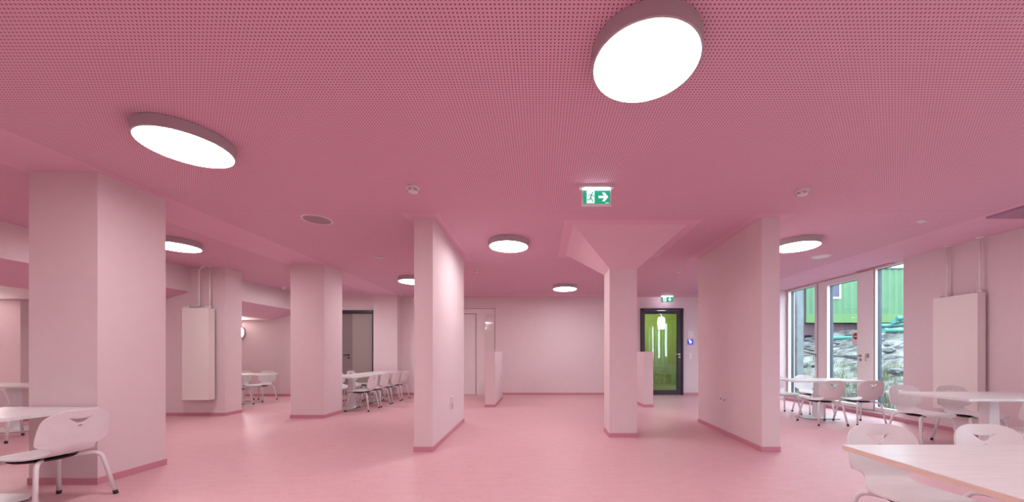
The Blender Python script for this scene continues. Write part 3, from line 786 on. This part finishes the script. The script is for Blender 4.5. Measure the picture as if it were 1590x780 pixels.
# table by radiator
chair(4.98, 4.64, 178, 'white chair between the radiator table and the windows, its back over the table tip', G)
chair(5.53, 4.56, 176, 'white chair directly in front of the tall white radiator', G)
chair(4.72, 3.455, 86, 'white chair cut by the photo edge on the near side of the radiator table', G)
# window table
chair(4.74, 5.98, 0, 'white chair turned to the terrace door table, the one nearer the wall slab', G)
chair(5.37, 5.98, 0, 'white chair turned to the terrace door table, the one nearer the fixed pane', G)
chair(4.72, 6.97, 180, 'white chair behind the terrace door table, half hidden by the wall slab', G)
chair(5.35, 6.97, 180, 'white chair behind the terrace door table, before the opening window', G)
# left front
chair(-3.80, 2.73, 90, 'large white chair with a smile-shaped hole beside the broad pillar', G)
chair(-3.80, 2.05, 90, 'white chair mostly outside the photo next to the large one at the pillar table', G)
# low bay
chair(-7.22, 4.86, 0, 'white chair at the photo edge before the low bay table', G)
# side room
chair(-7.00, 8.84, 180, 'white chair in the side room behind the table end', G)
chair(-7.60, 8.84, 180, 'white chair in the side room below the wall lamp', G)
chair(-6.90, 7.97, 0, 'white chair in the side room half hidden by the radiator wall', G)
# long row
row = ['first white chair of the long row, closest to the second pillar', 'second white chair of the long row counted from the second pillar',
       'third white chair of the long row counted from the second pillar', 'last white chair of the long row, before the pilaster']
for yv, lab in zip((7.40, 7.97, 8.55, 9.15), row): chair(-3.725, yv, 90, lab, G)
row = ['white chair on the grey door side of the long row, next to the second pillar', 'white chair on the grey door side of the long row, in its middle',
       'white chair directly in front of the grey door']
for yv, lab in zip((7.95, 8.52, 9.10), row): chair(-4.64, yv, -90, lab, G)

# ------------------------------------------------------------------ outside
def hgt(x, y):
    d_ = max(0, x-6.9)
    tab = [(0, 0.02), (0.5, 0.12), (1.6, 0.55), (4.5, 1.45), (8.0, 2.22), (30, 2.4)]
    for (a, ha), (b, hb) in zip(tab, tab[1:]):
        if d_ <= b: return ha+(hb-ha)*(d_-a)/(b-a)
    return 2.4
def terrain():
    bm = new(); nx, ny = 80, 130; g = []
    for i in range(nx+1):
        x = 6.5+(34-6.5)*(i/nx)**1.7; line = []
        for j in range(ny+1):
            y = -8+40*j/ny
            amp = 0.11*min(1, max(0, x-6.9)/2)
            line.append(bm.verts.new((x, y, hgt(x, y)-0.02+random.uniform(-amp, amp)*0.8+amp*math.sin(x*2.1+y*1.3))))
        g.append(line)
    for i in range(nx):
        for j in range(ny): bm.faces.new([g[i][j], g[i+1][j], g[i+1][j+1], g[i][j+1]])
    me = bpy.data.meshes.new('terrain'); bm.to_mesh(me); bm.free(); me.materials.append(M['terrain'])
    o = bpy.data.objects.new('terrain', me); COL.objects.link(o); tag(o, 'grey rubble slope rising outside the windows', kind='structure')
terrain()

# green corrugated site building
gx0, gx1, gy, gz0, gz1 = 12.95, 21.5, 17.3, 2.70, 5.33
root = empty('site_container', (gx0, gy, gz0), 0, 'green corrugated site container outside the windows', 'container')
bm = new()
n = 110; step = (gx1-gx0)/n; pts = []
for k in range(n+1):
    off = 0.0 if (k//2) % 2 == 0 else 0.035
    pts.append((k*step, off))
a = [bm.verts.new((x, y, 0.42)) for x, y in pts]; b = [bm.verts.new((x, y, gz1-gz0)) for x, y in pts]
for k in range(n): bm.faces.new([a[k], a[k+1], b[k+1], b[k]])
add_box(bm, 0, gx1-gx0, 0.04, 2.4, 0.0, gz1-gz0)
finish('corrugated_wall', bm, M['container'], root)
bm = new(); add_box(bm, -0.02, gx1-gx0, -0.02, 0.04, 0.0, 0.42); finish('lower_band', bm, M['container_low'], root)
bm = new(); add_box(bm, -0.05, gx1-gx0+0.05, -0.06, 2.5, gz1-gz0, gz1-gz0+0.06); finish('roof_edge', bm, M['concrete'], root)
bm = new(); add_box(bm, 1.22, 1.62, -0.03, 0.05, 1.25, 2.5); wi = finish('window', bm, M['window_dark'], root)
bm = new(); add_box(bm, 1.18, 1.66, -0.05, 0.05, 1.17, 1.25); add_box(bm, 1.60, 1.66, -0.05, 0.05, 1.25, 2.5); finish('window_frame', bm, M['plastic'], wi)
bm = new(); add_box(bm, 0, gx1-gx0, 0.3, 2.2, -0.6, -0.02); finish('underframe', bm, M['container_door'], root)
for k in range(5):
    bm = new(); add_tube(bm, [(3.0+k*1.3, -0.02, -0.18), (3.0+k*1.3, 0.2, -0.18)], 0.22, 20); finish('wheel', bm, M['container_door'], root)
bm = new(); add_box(bm, 0, 2.85, 0, 2.6, -0.6, 3.2); add_box(bm, -0.05, 2.9, -0.08, 2.7, 3.2, 3.28)
sh = finish('wooden_shed', bm, M['shed'], loc=(9.5, 16.6, 2.1)); tag(sh, 'dark brown boarded shed left of the green container', 'shed')
for k in range(13):
    box_obj('plank', (0.02+k*0.212, 0.215+k*0.212, -0.018, 0.0, -0.3, 3.18), M['shed'], sh)

bm = new(); add_box(bm, 7.34, 7.52, 10.15, 10.6, -0.1, 3.6); add_box(bm, 7.0, 7.34, 10.35, 10.6, -0.1, 3.6)
struct('wall_lightwell', bm, M['concrete'], 'rough pale concrete wall edge outside the opening window')

def on(x, y, dz=0.0): return hgt(x, y)+dz
# drain pipes
pp = [(13.6, 13.1, 0.25, 2.6, 'turquoise drain pipe lying outside the fixed pane'), (13.9, 13.5, -0.15, 2.8, 'turquoise drain pipe resting beneath the container corner'),
      (12.9, 13.3, 0.6, 1.8, 'short turquoise drain pipe seen through the terrace door'), (12.6, 14.2, 0.15, 2.2, 'turquoise drain pipe seen through the terrace door glass'),
      (14.6, 13.9, 0.35, 2.6, 'turquoise drain pipe at the top of the heap by the container'), (14.3, 13.0, -0.4, 1.9, 'turquoise drain pipe crossing the heap outside the fixed pane')]
for i, (x, y, a, L, lab) in enumerate(pp):
    z = on(x, y, 0.08+0.17*(i % 3))
    bm = new(); seg = 16; r = 0.075
    add_tube(bm, [(-L/2*math.cos(a), -L/2*math.sin(a), 0), (L/2*math.cos(a), L/2*math.sin(a), 0.05)], r, seg)
    o = finish('drain_pipe', bm, M['pipe_green'], loc=(x, y, z)); tag(o, lab, 'pipe', 'turquoise drain pipes')
    bm = new(); add_tube(bm, [(-L/2*math.cos(a), -L/2*math.sin(a), 0), (-(L/2-0.15)*math.cos(a), -(L/2-0.15)*math.sin(a), 0)], r*1.2, seg); finish('socket_end', bm, M['pipe_green'], o)
placed = [(p[0], p[1]) for p in pp]
def free(x, y, d_):
    ok = all((x-a)**2+(y-b)**2 > d_*d_ for a, b in placed)
    if ok: placed.append((x, y))
    return ok
# boards
for i in range(22):
    for tries in range(200):
        x = random.uniform(9.6, 13.8); y = x*1.24+random.uniform(-1.6, 0.9)
        if y < 16.2 and free(x, y, 0.72): break
    L = random.uniform(0.8, 1.3); a = random.uniform(-0.5, 0.5)
    bm = new(); add_box(bm, -L/2, L/2, -0.06, 0.06, -0.015, 0.015)
    o = finish('board', bm, M['plank'], loc=(x, y, on(x, y, 0.10+0.06*(i % 4)))); o.rotation_euler = (random.uniform(-.2, .2), random.uniform(-.25, .25), a)
    tag(o, 'weathered board lying loose on the rubble slope outside', 'board', 'loose boards on the slope')
# stones
for i in range(22):
    for tries in range(200):
        x = random.uniform(8.5, 12) if i < 12 else random.uniform(9, 14); y = x/random.uniform(0.72, 1.0)
        if (y < 9.6 or x > 8.0) and free(x, y, 0.5): break
    s = random.uniform(0.10, 0.26)
    bm = new(); bmesh.ops.create_icosphere(bm, subdivisions=2, radius=s)
    for v in bm.verts: v.co *= random.uniform(0.78, 1.15)
    bmesh.ops.scale(bm, verts=bm.verts, vec=(1.2, 0.9, 0.6))
    o = finish('stone', bm, M['stone'], loc=(x, y, on(x, y, 0.04))); tag(o, 'grey broken stone on the rubble slope outside', 'stone', 'stones on the slope')
# grass tufts, nobody could count the blades
bm = new()
for k in range(420):
    x = 7.0+random.random()**1.5*2.6; y = x/random.uniform(0.70, 1.06); z = on(x, y)
    for q in range(5):
        a = random.uniform(0, 6.28); L = random.uniform(0.08, 0.26); dx, dy = math.cos(a)*0.006, math.sin(a)*0.006; lx, ly = random.uniform(-.09, .09), random.uniform(-.09, .09)
        px, py = x+random.uniform(-.06, .06), y+random.uniform(-.06, .06)
        bm.faces.new([bm.verts.new((px-dx, py-dy, z-0.03)), bm.verts.new((px+dx, py+dy, z-0.03)), bm.verts.new((px+lx, py+ly, z+L))])
me = bpy.data.meshes.new('grass'); bm.to_mesh(me); bm.free(); me.materials.append(M['grass'])
o = bpy.data.objects.new('grass', me); COL.objects.link(o); tag(o, 'dry grass and weeds at the foot of the slope outside', 'grass', kind='stuff')
